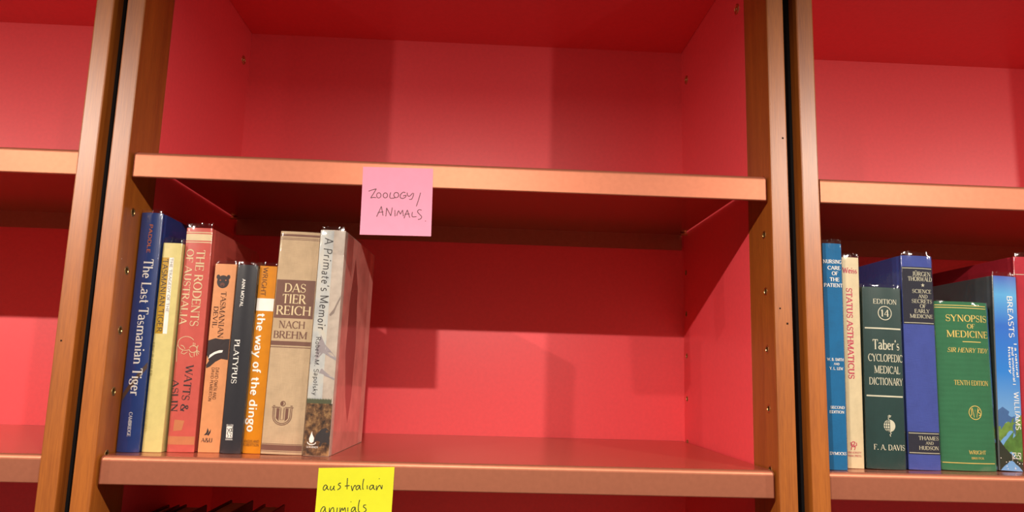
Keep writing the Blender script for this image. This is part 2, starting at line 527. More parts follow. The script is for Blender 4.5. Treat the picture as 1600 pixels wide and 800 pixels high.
#            thick thin serif-half serif-thick slant tracking
STYLE = {'serif': (.145, .062, .105, .05, 0, .02), 'sans': (.105, .10, 0, 0, 0, .03), 'bold': (.155, .14, 0, 0, 0, .04),
         'slab': (.17, .10, .12, .085, 0, .02), 'italic': (.14, .06, .09, .05, .24, .02), 'hand': (.105, .105, 0, 0, .06, .10)}


def ribbon(pts, widths):
    """polyline -> left/right offset points"""
    n = len(pts)
    Lp, Rp = [], []
    closed = n > 3 and math.dist(pts[0], pts[-1]) < 1e-6
    for k in range(n):
        a = pts[k - 1] if k else (pts[-2] if closed else pts[k])
        b = pts[k + 1] if k < n - 1 else (pts[1] if closed else pts[k])
        dx, dy = b[0] - a[0], b[1] - a[1]
        l = math.hypot(dx, dy) or 1
        nx, ny = -dy / l, dx / l
        w = widths[k] / 2
        Lp.append((pts[k][0] + nx * w, pts[k][1] + ny * w))
        Rp.append((pts[k][0] - nx * w, pts[k][1] - ny * w))
    return Lp, Rp


def layout(text, style):
    """list of quads-strips [(left pts, right pts)] in em units"""
    T, t, sh, st, slant, track = STYLE[style]
    out, x = [], 0.0
    rnd = random.Random(len(text) * 31 + 5)
    for ch in text:
        if ch == ' ':
            x += .34
            continue
        adv, strokes, feet = G[ch]
        jy, js, jr = (rnd.uniform(-.05, .05), rnd.uniform(.92, 1.1), rnd.uniform(-.08, .08)) if style == 'hand' else (0, 1, 0)
        put = lambda p: (x + p[0] * js + (p[1] - .4) * (slant + jr), p[1] * js + jy)
        for pts, wt in strokes:
            if wt == TH and len(pts) == 2 and style in ('sans', 'bold', 'hand') and ch in 'CEFGLST' and abs(pts[0][0] - pts[1][0]) < .01 and ch + str(len(pts)) and min(abs(pts[0][1] - 1), abs(pts[0][1])) < 9 and not (ch in 'EFLT' and pts[0][0] < .2) and ch != 'G0':
                if not (ch == 'G' and pts[1][1] < .2):
                    continue
            if len(pts) == 2:
                pts = [(pts[0][0] + (pts[1][0] - pts[0][0]) * q / 6, pts[0][1] + (pts[1][1] - pts[0][1]) * q / 6) for q in range(7)]
            ws = []
            for k in range(len(pts)):
                if wt == TH:
                    w = t
                elif wt == TK:
                    w = T
                elif wt == 'dot':
                    w = max(.13, T)
                else:
                    a, b = pts[max(0, k - 1)], pts[min(len(pts) - 1, k + 1)]
                    l = math.dist(a, b) or 1
                    if wt == 'spine':
                        w = t + (T - t) * abs((b[0] - a[0]) / l) if .25 < pts[k][1] / max(q[1] for q in pts) < .8 else t
                    else:
                        w = t + (T - t) * abs((b[1] - a[1]) / l) ** 1.3
                ws.append(w)
            out.append(ribbon([put(p) for p in pts], ws))
        if sh:
            for fx, fy in feet:
                d = st / 2 if fy < .5 else -st / 2
                out.append(ribbon([put((fx - sh, fy + d)), put((fx + sh, fy + d))], [st, st]))
        x += adv * js + track
    return out


def fit_strips(strips, A, B, height):
    """em strips -> (u,v): the box's mid line runs from A to B, its height across is `height`"""
    P = [p for l, r in strips for p in l + r]
    x0, x1 = min(p[0] for p in P), max(p[0] for p in P)
    y0, y1 = min(p[1] for p in P), max(p[1] for p in P)
    L_ = math.dist(A, B)
    d = ((B[0] - A[0]) / L_, (B[1] - A[1]) / L_)
    nrm = (-d[1], d[0])

    def m(p):
        s = (p[0] - x0) / (x1 - x0) * L_
        q = ((p[1] - y0) / (y1 - y0) - .5) * height
        return A[0] + d[0] * s + nrm[0] * q, A[1] + d[1] * s + nrm[1] * q
    return [([m(p) for p in l], [m(p) for p in r]) for l, r in strips]


def print_strips(name, strips, surf, mat, parent, lift=.30):
    """flat print lying on a surface y = surf(u)"""
    v, f = [], []
    for k, (l, r) in enumerate(strips):
        o = len(v)
        n = len(l)
        up = lift + .004 * (k % 12)
        v += [(u, surf(u) - up, w) for u, w in l] + [(u, surf(u) - up, w) for u, w in r]
        f += [(o + j, o + j + 1, o + n + j + 1, o + n + j) for j in range(n - 1)]
    return mesh(name, v, f, mat, parent)


def panel(name, quad, surf, mat, parent, lift=.12, nu=12, nv=1):
    """a printed patch: quad = (tl, tr, br, bl) in (u, v), following the spine's curve"""
    tl, tr, br, bl = quad
    v, f = [], []
    for j in range(nv + 1):
        b = j / nv
        for i in range(nu + 1):
            a = i / nu
            u = (tl[0] * (1 - a) + tr[0] * a) * (1 - b) + (bl[0] * (1 - a) + br[0] * a) * b
            w = (tl[1] * (1 - a) + tr[1] * a) * (1 - b) + (bl[1] * (1 - a) + br[1] * a) * b
            v.append((u, surf(u) - lift, w))
    for j in range(nv):
        for i in range(nu):
            k = j * (nu + 1) + i
            f.append((k, k + 1, k + nu + 2, k + nu + 1))
    return mesh(name, v, f, mat, parent)


def band(name, v0, v1, w, surf, mat, parent, lift=.12, inset=.3):
    a = w / 2 - inset
    return panel(name, ((-a, v1), (a, v1), (a, v0), (-a, v0)), surf, mat, parent, lift, 18)


def blob(name, pts, surf, mat, parent, lift=.2):
    """printed shape with a free outline (fan around its middle)"""
    n = len(pts)
    cu, cv = sum(p[0] for p in pts) / n, sum(p[1] for p in pts) / n
    v = [(cu, surf(cu) - lift, cv)]
    for s in (.5, 1):
        v += [(cu + (u - cu) * s, surf(cu + (u - cu) * s) - lift, cv + (w - cv) * s) for u, w in pts]
    f = [(0, 1 + k, 1 + (k + 1) % n) for k in range(n)]
    f += [(1 + k, 1 + n + k, 1 + n + (k + 1) % n, 1 + (k + 1) % n) for k in range(n)]
    return mesh(name, v, f, mat, parent)


def ell(cu, cv, ru, rv, n=20, a0=0, a1=360):
    return [(cu + ru * math.cos(math.radians(a0 + (a1 - a0) * k / n)), cv + rv * math.sin(math.radians(a0 + (a1 - a0) * k / n))) for k in range(n + (0 if a1 - a0 == 360 else 1))]


def strokes_at(lines, w):
    return [ribbon(l, [w] * len(l)) for l in lines]


LETTERING = {
 'blue': [
  ('PADDLE', 1.1, 242.6, 0.9, 211.4, 3.8, 'bold', 'orange'),
  ('The Last Tasmanian Tiger', 0.8, 204.3, 1.4, 58.3, 12.7, 'serif', 'white'),
  ('CAMBRIDGE', 0.7, 41.4, 0.9, 16.5, 3.6, 'serif', 'white'),
 ],
 'yellow': [
  ('TASMANIAN TIGER', -5.6, 205.8, -4.6, 126.2, 6.1, 'sans', 'black'),
  ('THE TRAGEDY OF THE', 0.9, 206.8, 1.7, 147.8, 3.1, 'sans', 'grey'),
  ('ERIC R GUILER', -9.2, 114.8, -8.7, 79.2, 2.7, 'sans', 'olive'),
  ('OXFORD', -8.4, 42.8, -8.4, 21.6, 3.3, 'sans', 'paleolive'),
 ],
 'rodents': [
  ('THE RODENTS', 3.8, 217.9, 3.2, 134.0, 9.7, 'serif', 'cream'),
  ('OF AUSTRALIA', -7.9, 218.8, -9.3, 134.9, 8.6, 'serif', 'cream'),
  ('WATTS &', 2.7, 92.3, 0.6, 42.7, 8.4, 'serif', 'black'),
  ('ASLIN', -11.2, 76.7, -9.9, 42.3, 7.4, 'serif', 'black'),
 ],
 'devil': [
  ('TASMANIAN', 0.5, 173.0, 1.0, 122.3, 6.2, 'serif', 'brown'),
  ('DEVIL', -6.3, 156.4, -6.2, 133.2, 5.2, 'serif', 'brown'),
  ('DAVID OWEN AND', 1.3, 89.9, 0.6, 55.9, 3.8, 'sans', 'brown'),
  ('DAVID PEMBERTON', -3.3, 89.8, -3.9, 54.1, 3.4, 'sans', 'brown'),
  ('A&U', -9.2, 12.9, 2.9, 12.9, 4.7, 'serif', 'black'),
 ],
 'platypus': [
  ('ANN MOYAL', -2.2, 187.1, -2.3, 156.1, 3.8, 'bold', 'white'),
  ('PLATYPUS', -3.0, 120.5, -2.5, 73.6, 6.1, 'serif', 'white'),
  ('ALLEN', -6.0, 29.7, 1.4, 29.7, 1.7, 'bold', 'white'),
  ('UNWIN', -5.5, 14.8, 1.9, 14.8, 1.7, 'bold', 'white'),
 ],
 'dingo': [
  ('WRIGHT', -2.6, 201.5, -3.4, 169.7, 5.6, 'sans', 'brown'),
  ('the way of the dingo', -3.8, 150.1, -3.6, 22.7, 12.0, 'bold', 'white'),
  ('ANGUS AND', -9.2, 12.8, 7.0, 12.8, 3.0, 'sans', 'brown'),
  ('ROBERTSON', -9.3, 9.2, 7.0, 9.2, 3.0, 'sans', 'brown'),
 ],
 'tier': [
  ('DAS', -11.8, 178.8, 11.2, 178.8, 9.9, 'serif', 'cream'),
  ('TIER', -13.2, 166.4, 12.9, 166.4, 10.6, 'serif', 'cream'),
  ('REICH', -18.8, 153.7, 18.6, 153.7, 10.5, 'serif', 'cream'),
  ('NACH', -14.7, 138.3, 13.6, 138.3, 8.4, 'serif', 'umber'),
  ('BREHM', -19.4, 127.1, 16.9, 127.1, 8.3, 'serif', 'umber'),
 ],
 'primate': [
  ("A Primate's Memoir", -3.8, 234.9, -4.1, 133.2, 10.4, 'hand', 'black'),
  ('Robert M. Sapolsky', -7.3, 125.5, -6.0, 63.5, 7.1, 'hand', 'black'),
  ('SCRIBNER', -10.3, 9.5, 2.4, 9.5, 2.0, 'sans', 'white'),
 ],
 'nurs': [
  ('NURSING', -10.6, 225.3, 10.5, 225.3, 4.5, 'slab', 'white'),
  ('CARE', -5.9, 218.2, 8.6, 218.2, 4.3, 'slab', 'white'),
  ('OF', -1.4, 212.1, 5.9, 212.1, 4.3, 'slab', 'white'),
  ('THE', -3.7, 205.3, 7.2, 205.3, 4.3, 'slab', 'white'),
  ('PATIENT', -10.1, 198.8, 10.9, 198.8, 4.3, 'slab', 'white'),
  ('W. B. SMITH', -9.0, 117.2, 9.5, 117.2, 3.2, 'slab', 'white'),
  ('AND', -2.1, 112.4, 4.4, 112.4, 2.5, 'slab', 'white'),
  ('Y. L. LEW', -6.8, 107.5, 8.8, 107.5, 3.2, 'slab', 'white'),
  ('SECOND', -6.6, 65.8, 9.0, 65.8, 3.1, 'slab', 'white'),
  ('EDITION', -7.8, 61.0, 8.4, 61.0, 3.1, 'slab', 'white'),
  ('DYMOCKS', -8.6, 17.4, 9.5, 17.4, 3.3, 'slab', 'white'),
 ],
 'status': [
  ('Weiss', -9.3, 218.7, 7.8, 218.7, 6.6, 'slab', 'pink'),
  ('STATUS ASTHMATICUS', -2.0, 198.4, -1.9, 97.0, 7.0, 'slab', 'pink'),
  ('UNIVERSITY', -8.1, 17.1, 6.9, 17.1, 2.2, 'sans', 'pink'),
  ('PARK PRESS', -8.2, 13.6, 6.8, 13.6, 2.2, 'sans', 'pink'),
 ],
 'taber': [
  ('EDITION', -10.9, 183.7, 16.4, 183.7, 5.8, 'serif', 'silver'),
  ('14', -2.8, 170.7, 6.7, 170.7, 7.9, 'serif', 'silver'),
  ("Taber's", -12.7, 135.3, 18.0, 135.3, 11.4, 'serif', 'silver'),
  ('CYCLOPEDIC', -17.9, 120.7, 21.5, 120.7, 8.5, 'serif', 'silver'),
  ('MEDICAL', -11.9, 107.6, 17.9, 107.6, 8.5, 'serif', 'silver'),
  ('DICTIONARY', -17.4, 94.7, 21.1, 94.7, 8.4, 'serif', 'silver'),
  ('F. A. DAVIS', -14.5, 23.6, 20.6, 23.6, 6.1, 'serif', 'silver'),
 ],
 'thor': [
  ('J%R~GEN', -6.1, 217.6, 15.6, 217.6, 6.3, 'serif', 'gilt'),
  ('THORWALD', -11.3, 211.2, 17.1, 211.2, 5.2, 'serif', 'gilt'),
  ('SCIENCE', -7.0, 197.2, 15.3, 197.2, 4.6, 'serif', 'gilt'),
  ('AND', -0.6, 191.4, 10.6, 191.4, 4.4, 'serif', 'gilt'),
  ('SECRETS', -8.0, 185.8, 15.8, 185.8, 4.6, 'serif', 'gilt'),
  ('OF', 0.8, 180.3, 8.2, 180.3, 4.4, 'serif', 'gilt'),
  ('EARLY', -5.4, 174.6, 12.4, 174.6, 4.6, 'serif', 'gilt'),
  ('MEDICINE', -10.8, 168.8, 15.9, 168.8, 4.6, 'serif', 'gilt'),
  ('THAMES', -6.8, 34.4, 16.3, 34.4, 4.3, 'serif', 'gilt'),
  ('AND', 0.5, 29.2, 9.9, 29.2, 3.4, 'serif', 'gilt'),
  ('HUDSON', -6.6, 23.9, 15.8, 23.9, 4.3, 'serif', 'gilt'),
 ],
 'syn': [
  ('SYNOPSIS', -18.9, 168.2, 29.7, 168.2, 8.0, 'serif', 'gold'),
  ('OF', 4.2, 159.4, 13.9, 159.4, 5.1, 'serif', 'gold'),
  ('MEDICINE', -19.1, 150.3, 30.1, 150.3, 8.0, 'serif', 'gold'),
  ('SIR HENRY TIDY', -19.0, 132.2, 30.0, 132.2, 5.4, 'italic', 'gold'),
  ('TENTH EDITION', -13.7, 95.9, 26.9, 95.9, 5.7, 'serif', 'gold'),
  ('WRIGHT', -1.9, 20.2, 18.5, 20.2, 4.3, 'serif', 'gold'),
  ('BRISTOL', 0.9, 14.0, 16.1, 14.0, 2.4, 'serif', 'gold'),
 ],
 'breasts': [
  ('BREASTS', 4.8, 195.7, 5.8, 148.4, 6.8, 'sans', 'white'),
  ('| a natural', 9.7, 141.7, 11.1, 104.2, 3.6, 'bold', 'white'),
  ('and unnatural |', 5.8, 137.8, 6.6, 95.4, 3.6, 'bold', 'white'),
  ('history', 1.6, 137.5, 2.3, 107.3, 3.6, 'bold', 'white'),
  ('WILLIAMS', 8.5, 87.4, 9.3, 45.4, 6.7, 'sans', 'white'),
 ],
}


# ------------------------------------------------------------------ books
def spine_surface(w, sag):
    if sag < .05:
        return lambda u: 0.0
    R = (w * w / 4 + sag * sag) / (2 * sag)
    return lambda u: R - math.sqrt(max(0.0, R * R - min(abs(u), w / 2) ** 2))


def book(name, label, spec, depth, sag, cover, group, joint=True, film=6.0, yaw=0.0, board=2.4, z0=-316.0, fine=True, back_cut=0):
    xc, y, w, h, lean = spec
    t = empty(name, W(xc, y, z0 + .1 + abs(math.sin(lean)) * w / 2), label, 'book', group)
    t.rotation_euler = (0, lean, yaw)
    S = spine_surface(w, sag)
    n = 14
    hw = w / 2
    out = [(-hw + w * k / n, S(-hw + w * k / n)) for k in range(n + 1)]
    s = S(hw)
    if joint:
        side = [(hw, s + 1.5), (hw - .9, s + 4.5), (hw - 1.0, s + 6.5), (hw, s + 9.5), (hw, depth)]
        ins = [(hw - board, depth), (hw - board, s + 9), (hw - 3.2, s + 6), (hw - 3.0, s + 3.5)]
    else:
        side = [(hw, s + .8), (hw, depth)]
        ins = [(hw - board, depth), (hw - board, s + 2)]
    right = out + side + ins
    inner = [(a, b) for a, b in ins]
    outline = out + side + ins + [(0, S(0) + max(1.4, board))] if False else out + side + ins + [(-a, b) for a, b in reversed(ins)] + [(-a, b) for a, b in reversed(side)]
    cov = prism('cover', outline, 'z', 0, h, cover, t)
    bevel(cov, .55, 2)
    pin = 3.0 if joint else .3
    box('pages', -hw + board + .15, hw - board - .15, s + (5 if joint else 2.4), depth - (4 if joint else .4), pin, h - pin, M_PAGES, t)
    if film is not None:
        off = .85
        d2 = min(depth - 6, 150)
        path = [(-hw - .3, d2), (-hw - .3, d2 * .66), (-hw - .3, d2 * .33), (-hw - .3, s + 12)] + [(-hw - .3, s + 2)]
        path += [(u * (hw + .1) / hw, v - off) for u, v in out]
        path += [(hw + .3, s + 2), (hw + .3, s + 12), (hw + .3, d2 * .33), (hw + .3, d2 * .66), (hw + .3, d2)]
        rows = [0.3, h * .04, h * .25, h * .5, h * .75, h * .97, h + .3, h + film * .55, h + film]
        rnd = random.Random(int(xc * 10))
        v, f = [], []
        m = len(path)
        for j, z in enumerate(rows):
            for k, (a, b) in enumerate(path):
                dz = dx = dy = 0
                if z > h:
                    q = (z - h) / film if film else 0
                    dz = rnd.uniform(-.25, .12) * film * q
                    dy = rnd.uniform(-.3, 1.3) * q * (1 if 5 <= k < m - 5 else 0)
                    dx = -math.copysign(rnd.uniform(0, .5), a) * q
                elif 5 <= k < m - 5:
                    dy = -rnd.uniform(0, .25)
                v.append((a + dx, b + dy, z + dz))
        for j in range(len(rows) - 1):
            for k in range(m - 1):
                a = j * m + k
                f.append((a, a + 1, a + m + 1, a + m))
        mesh('clear_film_jacket', v, f, M_FILM, t, smooth=True)
    return t, cov, S, w, h


def letter(key, cov, S, gap=.30):
    for s, u0, v0, u1, v1, hh, style, ink in LETTERING.get(key, []):
        nm = 'lettering'
        print_strips(nm, fit_strips(layout(s, style), (u0, v0), (u1, v1), hh), S, INK[ink], cov, gap)


SPEC = {'blue': (12.8, 38, 23.2, 256, 0.0021), 'yellow': (35.8, 44, 20.5, 224, 0.0036), 'rodents': (63.2, 50, 28.6, 243, -0.005), 'devil': (91.9, 54, 23.4, 204, 0.0056), 'platypus': (116.0, 47, 22.2, 203, 0.0131), 'dingo': (137.2, 53, 19.1, 203, 0.0145), 'tier': (169.8, 48, 43.8, 242, 0.0157), 'primate': (207.8, 40, 28.1, 244, 0.0131), 'nurs': (764.2, 24, 21.7, 246, 0.0118), 'status': (792.2, 42, 20.2, 234, 0.0162), 'taber': (826.1, 38, 44.0, 200, 0.019), 'thor': (869.8, 40, 36.1, 238, 0.0147), 'syn': (922.2, 42, 64.7, 187, 0.0091), 'breasts': (972.5, 48, 28.3, 219, 0.0379), 'redb': (1007.5, 52, 34.0, 243, 0.0288)}
GM, GR, GB = 'animal books on the lower shelf of the middle bookcase', 'medical books on the lower shelf of the right bookcase', 'books in shadow on the hidden shelf'
paper = lambda n, c, **k: plain(n, c, k.pop('rough', .38), .5, **k)

# --- tall blue
M_BLUE = paper('blue_jacket', srgb(28, 66, 142))
t, c, S, w, h = book('book', 'tall blue book at far left of the shelf, beside the wooden post', SPEC['blue'], 170, 3.0, M_BLUE, GM, film=3.5)
panel('brown_stripe', ((-11.2, 60), (11.4, 94), (11.4, 87), (-11.2, 52)), S, paper('stripe_brown', srgb(96, 74, 62)), c)
letter('blue', c, S)
box('cover_picture', 0, .15, 30, 150, 205, 226, paper('pale_cover_picture', srgb(196, 186, 176)), c).location = (.0117, 0, 0)

# --- pale yellow
t, c, S, w, h = book('book', 'thin pale yellow book with mustard title panel, second from the wooden post', SPEC['yellow'], 165, 1.0, paper('pale_yellow_jacket', srgb(240, 226, 150)), GM, joint=False, film=6.5)
panel('title_panel', ((-9.9, 207.6), (-1.7, 207.6), (-.7, 124.6), (-9.2, 124.6)), S, paper('mustard_print', srgb(206, 160, 20)), c)
panel('subtitle_panel', ((-1.7, 207.6), (3.2, 207.6), (3.8, 124.5), (-.7, 124.6)), S, INK['white'], c)
letter('yellow', c, S)

# --- salmon red
t, c, S, w, h = book('book', 'thick salmon red book with cream lettering and cream bands', SPEC['rodents'], 180, 1.2, paper('salmon_jacket', srgb(222, 100, 90)), GM, film=5.5)
band('cream_band', 228.6, 236.0, w, S, INK['cream'], c)
band('cream_line', 237.3, 238.3, w, S, INK['cream'], c)
band('cream_line', 226.2, 227.2, w, S, INK['cream'], c)
tan = paper('tan_print', srgb(220, 140, 96))
band('tan_band', 8.0, 16.6, w, S, tan, c)
panel('tan_patch', ((-8.5, 34), (2, 33), (0, 23), (-9, 22)), S, tan, c)
letter('rodents', c, S)
rod = [ell(-3.5, 115, 9, 7.5, 16, 30, 300), ell(4.5, 109, 4.2, 3.6, 12, -160, 160), [(7.5, 111), (9.5, 113.5), (8.5, 110)], [(4.5, 112.3), (4.2, 116), (6.2, 115), (5.8, 112)],
       [(8, 108), (11.5, 106)], [(8, 107.5), (11, 103.5)], [(7.6, 107), (9.2, 102)], [(6, 106.4), (6.4, 101)], [(-11.5, 119), (-13.2, 110), (-12.6, 100), (-12.2, 95)], [(1, 105), (2.5, 101), (4.8, 100.5)], [(-6, 108), (-8, 104.5), (-4.5, 103.5), (-1, 106)], [(-9, 113), (-6, 112), (-4, 109)]]
print_strips('rodent_drawing', strokes_at(rod, .62), S, INK['cream'], c)

# --- peach with dark animal head
t, c, S, w, h = book('book', 'short peach book with a dark animal head and body printed on its spine', SPEC['devil'], 140, .4, paper('peach_jacket', srgb(246, 170, 116)), GM, joint=False, film=4.0, board=.8)
dk = paper('animal_print', (.035, .027, .03))
blob('animal_head', ell(-1.6, 184, 6.6, 7.2), S, dk, c)
for sx in (-1, 1):
    blob('animal_ear', ell(-1.6 + sx * 5.6, 189.3, 2.0, 2.6, 10), S, dk, c, .16)
    blob('animal_eye', ell(-1.6 + sx * 3.0, 185.6, .8, .7, 8), S, INK['orange'], c, .27)
blob('animal_muzzle', ell(-1.9, 180.6, 2.6, 2.4, 10), S, paper('muzzle_print', srgb(120, 72, 62)), c, .25)
blob('animal_nose', ell(-1.9, 179.4, 1.0, .9, 8), S, dk, c, .3)
blob('animal_body', [(-11.6, 119), (-4, 121.6), (4, 120.6), (11.4, 121.4), (11.4, 98.5), (4, 99.6), (-2, 96), (-7, 91), (-10.8, 89), (-11.4, 92.5), (-8.6, 97), (-11.5, 103)], S, dk, c)
blob('pale_mark', [(-9.8, 99), (-5, 103.5), (0, 105.5), (4.6, 106.5), (5.4, 109), (1.5, 108.8), (-4, 106.6), (-8.4, 103.4)], S, INK['white'], c, .27)
letter('devil', c, S)
for k, pts in enumerate(([(-6.6, 18), (-4.2, 21), (-3.2, 25.8), (-1.6, 22), (-3.4, 18.4)], [(-3.2, 18.6), (-1.0, 22), (.4, 24.6), (.2, 20.8), (-1.6, 17.6)])):
    blob('flame_mark', pts, S, INK['black'], c)

# --- black
t, c, S, w, h = book('book', 'short black book with white lettering between the peach and orange books', SPEC['platypus'], 140, 2.4, paper('black_jacket', srgb(44, 48, 56)), GM, film=3.5)
box('cover_picture', 0, .15, 6, 130, 2, 200, paper('cream_cover_picture', srgb(206, 190, 160)), c).location = (w * .0005, 0, 0)
box('cover_shape', .1, .25, 6, 100, 150, 182, dk, c).location = (w * .0005, 0, 0)
letter('platypus', c, S)
box_w = [[(-6, 28), (.6, 28), (.6, 16.6), (-6, 16.6)]]
panel('emblem', ((-5.6, 28.4), (1.2, 28.4), (1.6, 16.4), (-5.2, 16.4)), S, INK['white'], c, .14, 4)
print_strips('emblem_figure', strokes_at([[(-4.6, 26.5), (-3, 24), (-4.2, 21), (-2.4, 18), (-4, 17)], ell(-1.0, 24.6, 1.3, 1.6, 10, 0, 350), [(-2, 22), (.4, 21), (-.6, 18.4), (.8, 17.2)], [(.9, 27.6), (.4, 25), (.8, 22.6)]], .7), S, M_BLACK, c, .3)

# --- orange
t, c, S, w, h = book('book', 'narrow orange book with white lettering and white band, left of the beige book', SPEC['dingo'], 135, .6, paper('orange_jacket', srgb(230, 146, 6)), GM, joint=False, film=4.5, board=.8)
band('white_band', 153.0, 166.8, w, S, INK['white'], c)
letter('dingo', c, S)

# --- beige linen
t, c, S, w, h = book('book', 'widest beige linen book with a brown title panel', SPEC['tier'], 175, 1.5, cloth('beige_linen', srgb(206, 180, 146), weave=.35), GM, film=1.0)
for a, b in ((236.3, 238.8), (234.0, 234.6), (232.4, 233.0), (115.6, 120.2), (113.2, 114.0), (10.6, 11.2), (4.2, 10.0), (2.8, 3.4)):
    band('brown_line', a, b, w, S, INK['umber'], c)
panel('title_panel', ((-21.2, 187.6), (21.2, 187.6), (21.2, 145.2), (-21.2, 145.2)), S, INK['umber'], c)
letter('tier', c, S)
e0, e1 = -2.3, 43.4
em = [ell(e0, e1 - 3, 10, 9.5, 16, 180, 360), ell(e0, e1 - 3, 8.4, 7.9, 16, 180, 360), [(e0 - 10, e1 - 3), (e0 - 10, e1 + 6)], [(e0 + 10, e1 - 3), (e0 + 10, e1 + 6)], [(e0 - 8.4, e1 - 3), (e0 - 8.4, e1 + 5)], [(e0 + 8.4, e1 - 3), (e0 + 8.4, e1 + 5)],
      [(e0 - 11.5, e1 + 6), (e0 - 2.6, e1 + 6)], [(e0 + 2.6, e1 + 6), (e0 + 11.5, e1 + 6)], [(e0 - 10.5, e1 + 7.6), (e0 - 8, e1 + 7.6)], [(e0 + 8, e1 + 7.6), (e0 + 10.5, e1 + 7.6)], [(e0 - 1.7, e1 + 5.6), (e0 - 1.7, e1 - 7), (e0 + 1.7, e1 - 7), (e0 + 1.7, e1 + 5.6)], ell(e0, e1 + 10, 2.5, 2.5, 14)]
em[-1].append(em[-1][0])
print_strips('emblem', strokes_at(em, .7), S, INK['umber'], c)
panel('emblem_bar', ((e0 - 6.4, e1 + 5), (e0 - 3.2, e1 + 5), (e0 - 3.2, e1 - 8.6), (e0 - 6.4, e1 - 5.5)), S, INK['umber'], c, .2, 3)
panel('emblem_bar', ((e0 + 3.2, e1 + 5), (e0 + 6.4, e1 + 5), (e0 + 6.4, e1 - 5.5), (e0 + 3.2, e1 - 8.6)), S, INK['umber'], c, .2, 3)
blob('emblem_dot', ell(e0 - .7, e1 + 10, 1.3, 1.9, 10), S, INK['umber'], c)

# --- pale painted spine, last of the row
M_PALE = paper('pale_painted_jacket', srgb(206, 192, 178), vary=.12)
t, c, S, w, h = book('book', 'pale grey book with handwritten title and painted brown hill, last of its row', SPEC['primate'], 178, 2.0, M_PALE, GM, film=4.0, yaw=-.045)
a = w / 2 - .3
m, nt, b = new_mat('painted_sky')
f_ = noise(nt, coords(nt, (1, 1, .6)), 45, 4, .6)
nt.links.new(ramp(nt, f_, [(.3, srgb(176, 180, 184)), (.5, srgb(206, 210, 208)), (.66, srgb(222, 216, 200))]), b.inputs['Base Color'])
b.inputs['Roughness'].default_value = .4
panel('painted_sky', ((-a, 243), (1.5, 243), (2.5, 58), (-a, 58)), S, m, c, .1, 12, 1)
m2, nt, b = new_mat('painted_ground')
f_ = noise(nt, coords(nt), 130, 5, .65)
nt.links.new(ramp(nt, f_, [(.36, srgb(50, 42, 38)), (.5, srgb(116, 84, 58)), (.64, srgb(176, 138, 92))]), b.inputs['Base Color'])
b.inputs['Roughness'].default_value = .4
panel('painted_ground', ((-a, 57), (a, 55), (a, .6), (-a, .6)), S, m2, c, .12, 14, 1)
mnt = paper('mountain_print', srgb(168, 160, 164))
blob('mountain', [(-a, 96), (-7, 116), (-4, 128), (1, 118), (7, 112), (a, 104), (a, 101), (4, 108), (-2, 110), (-6, 104), (-9, 98)], S, mnt, c, .16)
blob('mountain', [(-6, 88), (0, 92), (6, 87), (a, 82), (a, 80), (4, 84), (-3, 87)], S, mnt, c, .16)
blob('tree_limb', [(3, 150), (7, 155), (10, 163), (a, 172), (a, 168), (10.5, 160), (8, 152), (4.5, 148.5)], S, paper('limb_print', srgb(150, 134, 126)), c, .16)
grs = paper('grass_print', srgb(92, 98, 74))
for k in range(9):
    u = -a + 1.5 + k * 2.9
    blob('grass_tuft', [(u - 1.6, 55), (u - 1.8, 58.5), (u - .6, 60.5), (u + .2, 58.8), (u + 1.2, 61), (u + 1.7, 57.5), (u + 1.4, 55)], S, grs, c, .18)
blob('dark_rock', [(-3, 14), (-1, 22), (4, 28), (9, 30), (a - .5, 26), (a - .5, 12), (4, 10)], S, paper('rock_print', srgb(62, 60, 62)), c, .18)
blob('candle_flame', [(-7.4, 14.6), (-8, 18), (-5.4, 25.8), (-4.6, 22.5), (-2.6, 19), (-2.8, 15.2), (-5, 13.6)], S, INK['white'], c, .24)
print_strips('candle_dish', strokes_at([ell(-5, 14.2, 4.4, 2.2, 12, 170, 370)], .9), S, INK['white'], c, .26)
letter('primate', c, S)
box('cover_picture', 0, .1, 14, 176, 1, 243, plain('rose_cover_picture', srgb(236, 164, 152), .4, vary=.2, scale=300), c).location = (w * .0005, 0, 0)
ob = prism('dark_cover_shape', [(60, 60), (80, 30), (92, 60), (96, 120), (84, 190), (62, 222), (46, 170), (44, 110)], 'x', 0, .12, paper('dark_cover_shape', srgb(150, 88, 80)), c)
ob.location = (w * .0005 + .00008, 0, 0)

# --- right bookcase: blue
t, c, S, w, h = book('book', 'bright blue book with white lettering beside the wooden post of right bookcase', SPEC['nurs'], 165, 1.2, cloth('bright_blue_cloth', srgb(10, 112, 170), weave=.12), GR, film=5.0)
letter('nurs', c, S)

# --- cream, pink lettering
t, c, S, w, h = book('book', 'thin cream book with pink lettering running down its spine', SPEC['status'], 160, .5, paper('cream_jacket', srgb(240, 222, 180)), GR, film=4.5)
letter('status', c, S)
lx, lz = -1.5, 24.3
lion = [[(lx - 3, lz - 4.5), (lx - 2, lz), (lx, lz + 1), (lx + 1.5, lz + 4)], [(lx + 1.5, lz + 4), (lx - 1, lz + 4.4), (lx - 2.6, lz + 3)], [(lx, lz + 1), (lx + 1.6, lz - 1.6), (lx + .6, lz - 4.5)], [(lx - 2, lz), (lx - 3.4, lz + 1.4)], [(lx + 1.2, lz - .4), (lx + 3.2, lz + .6), (lx + 3, lz + 3.4)], [(lx - 1.6, lz + 1), (lx - 3.6, lz + 3.4)], [(lx - 2, lz - .6), (lx + 1.4, lz - 1)]]
print_strips('lion_crest', strokes_at(lion, .8), S, INK['pink'], c)

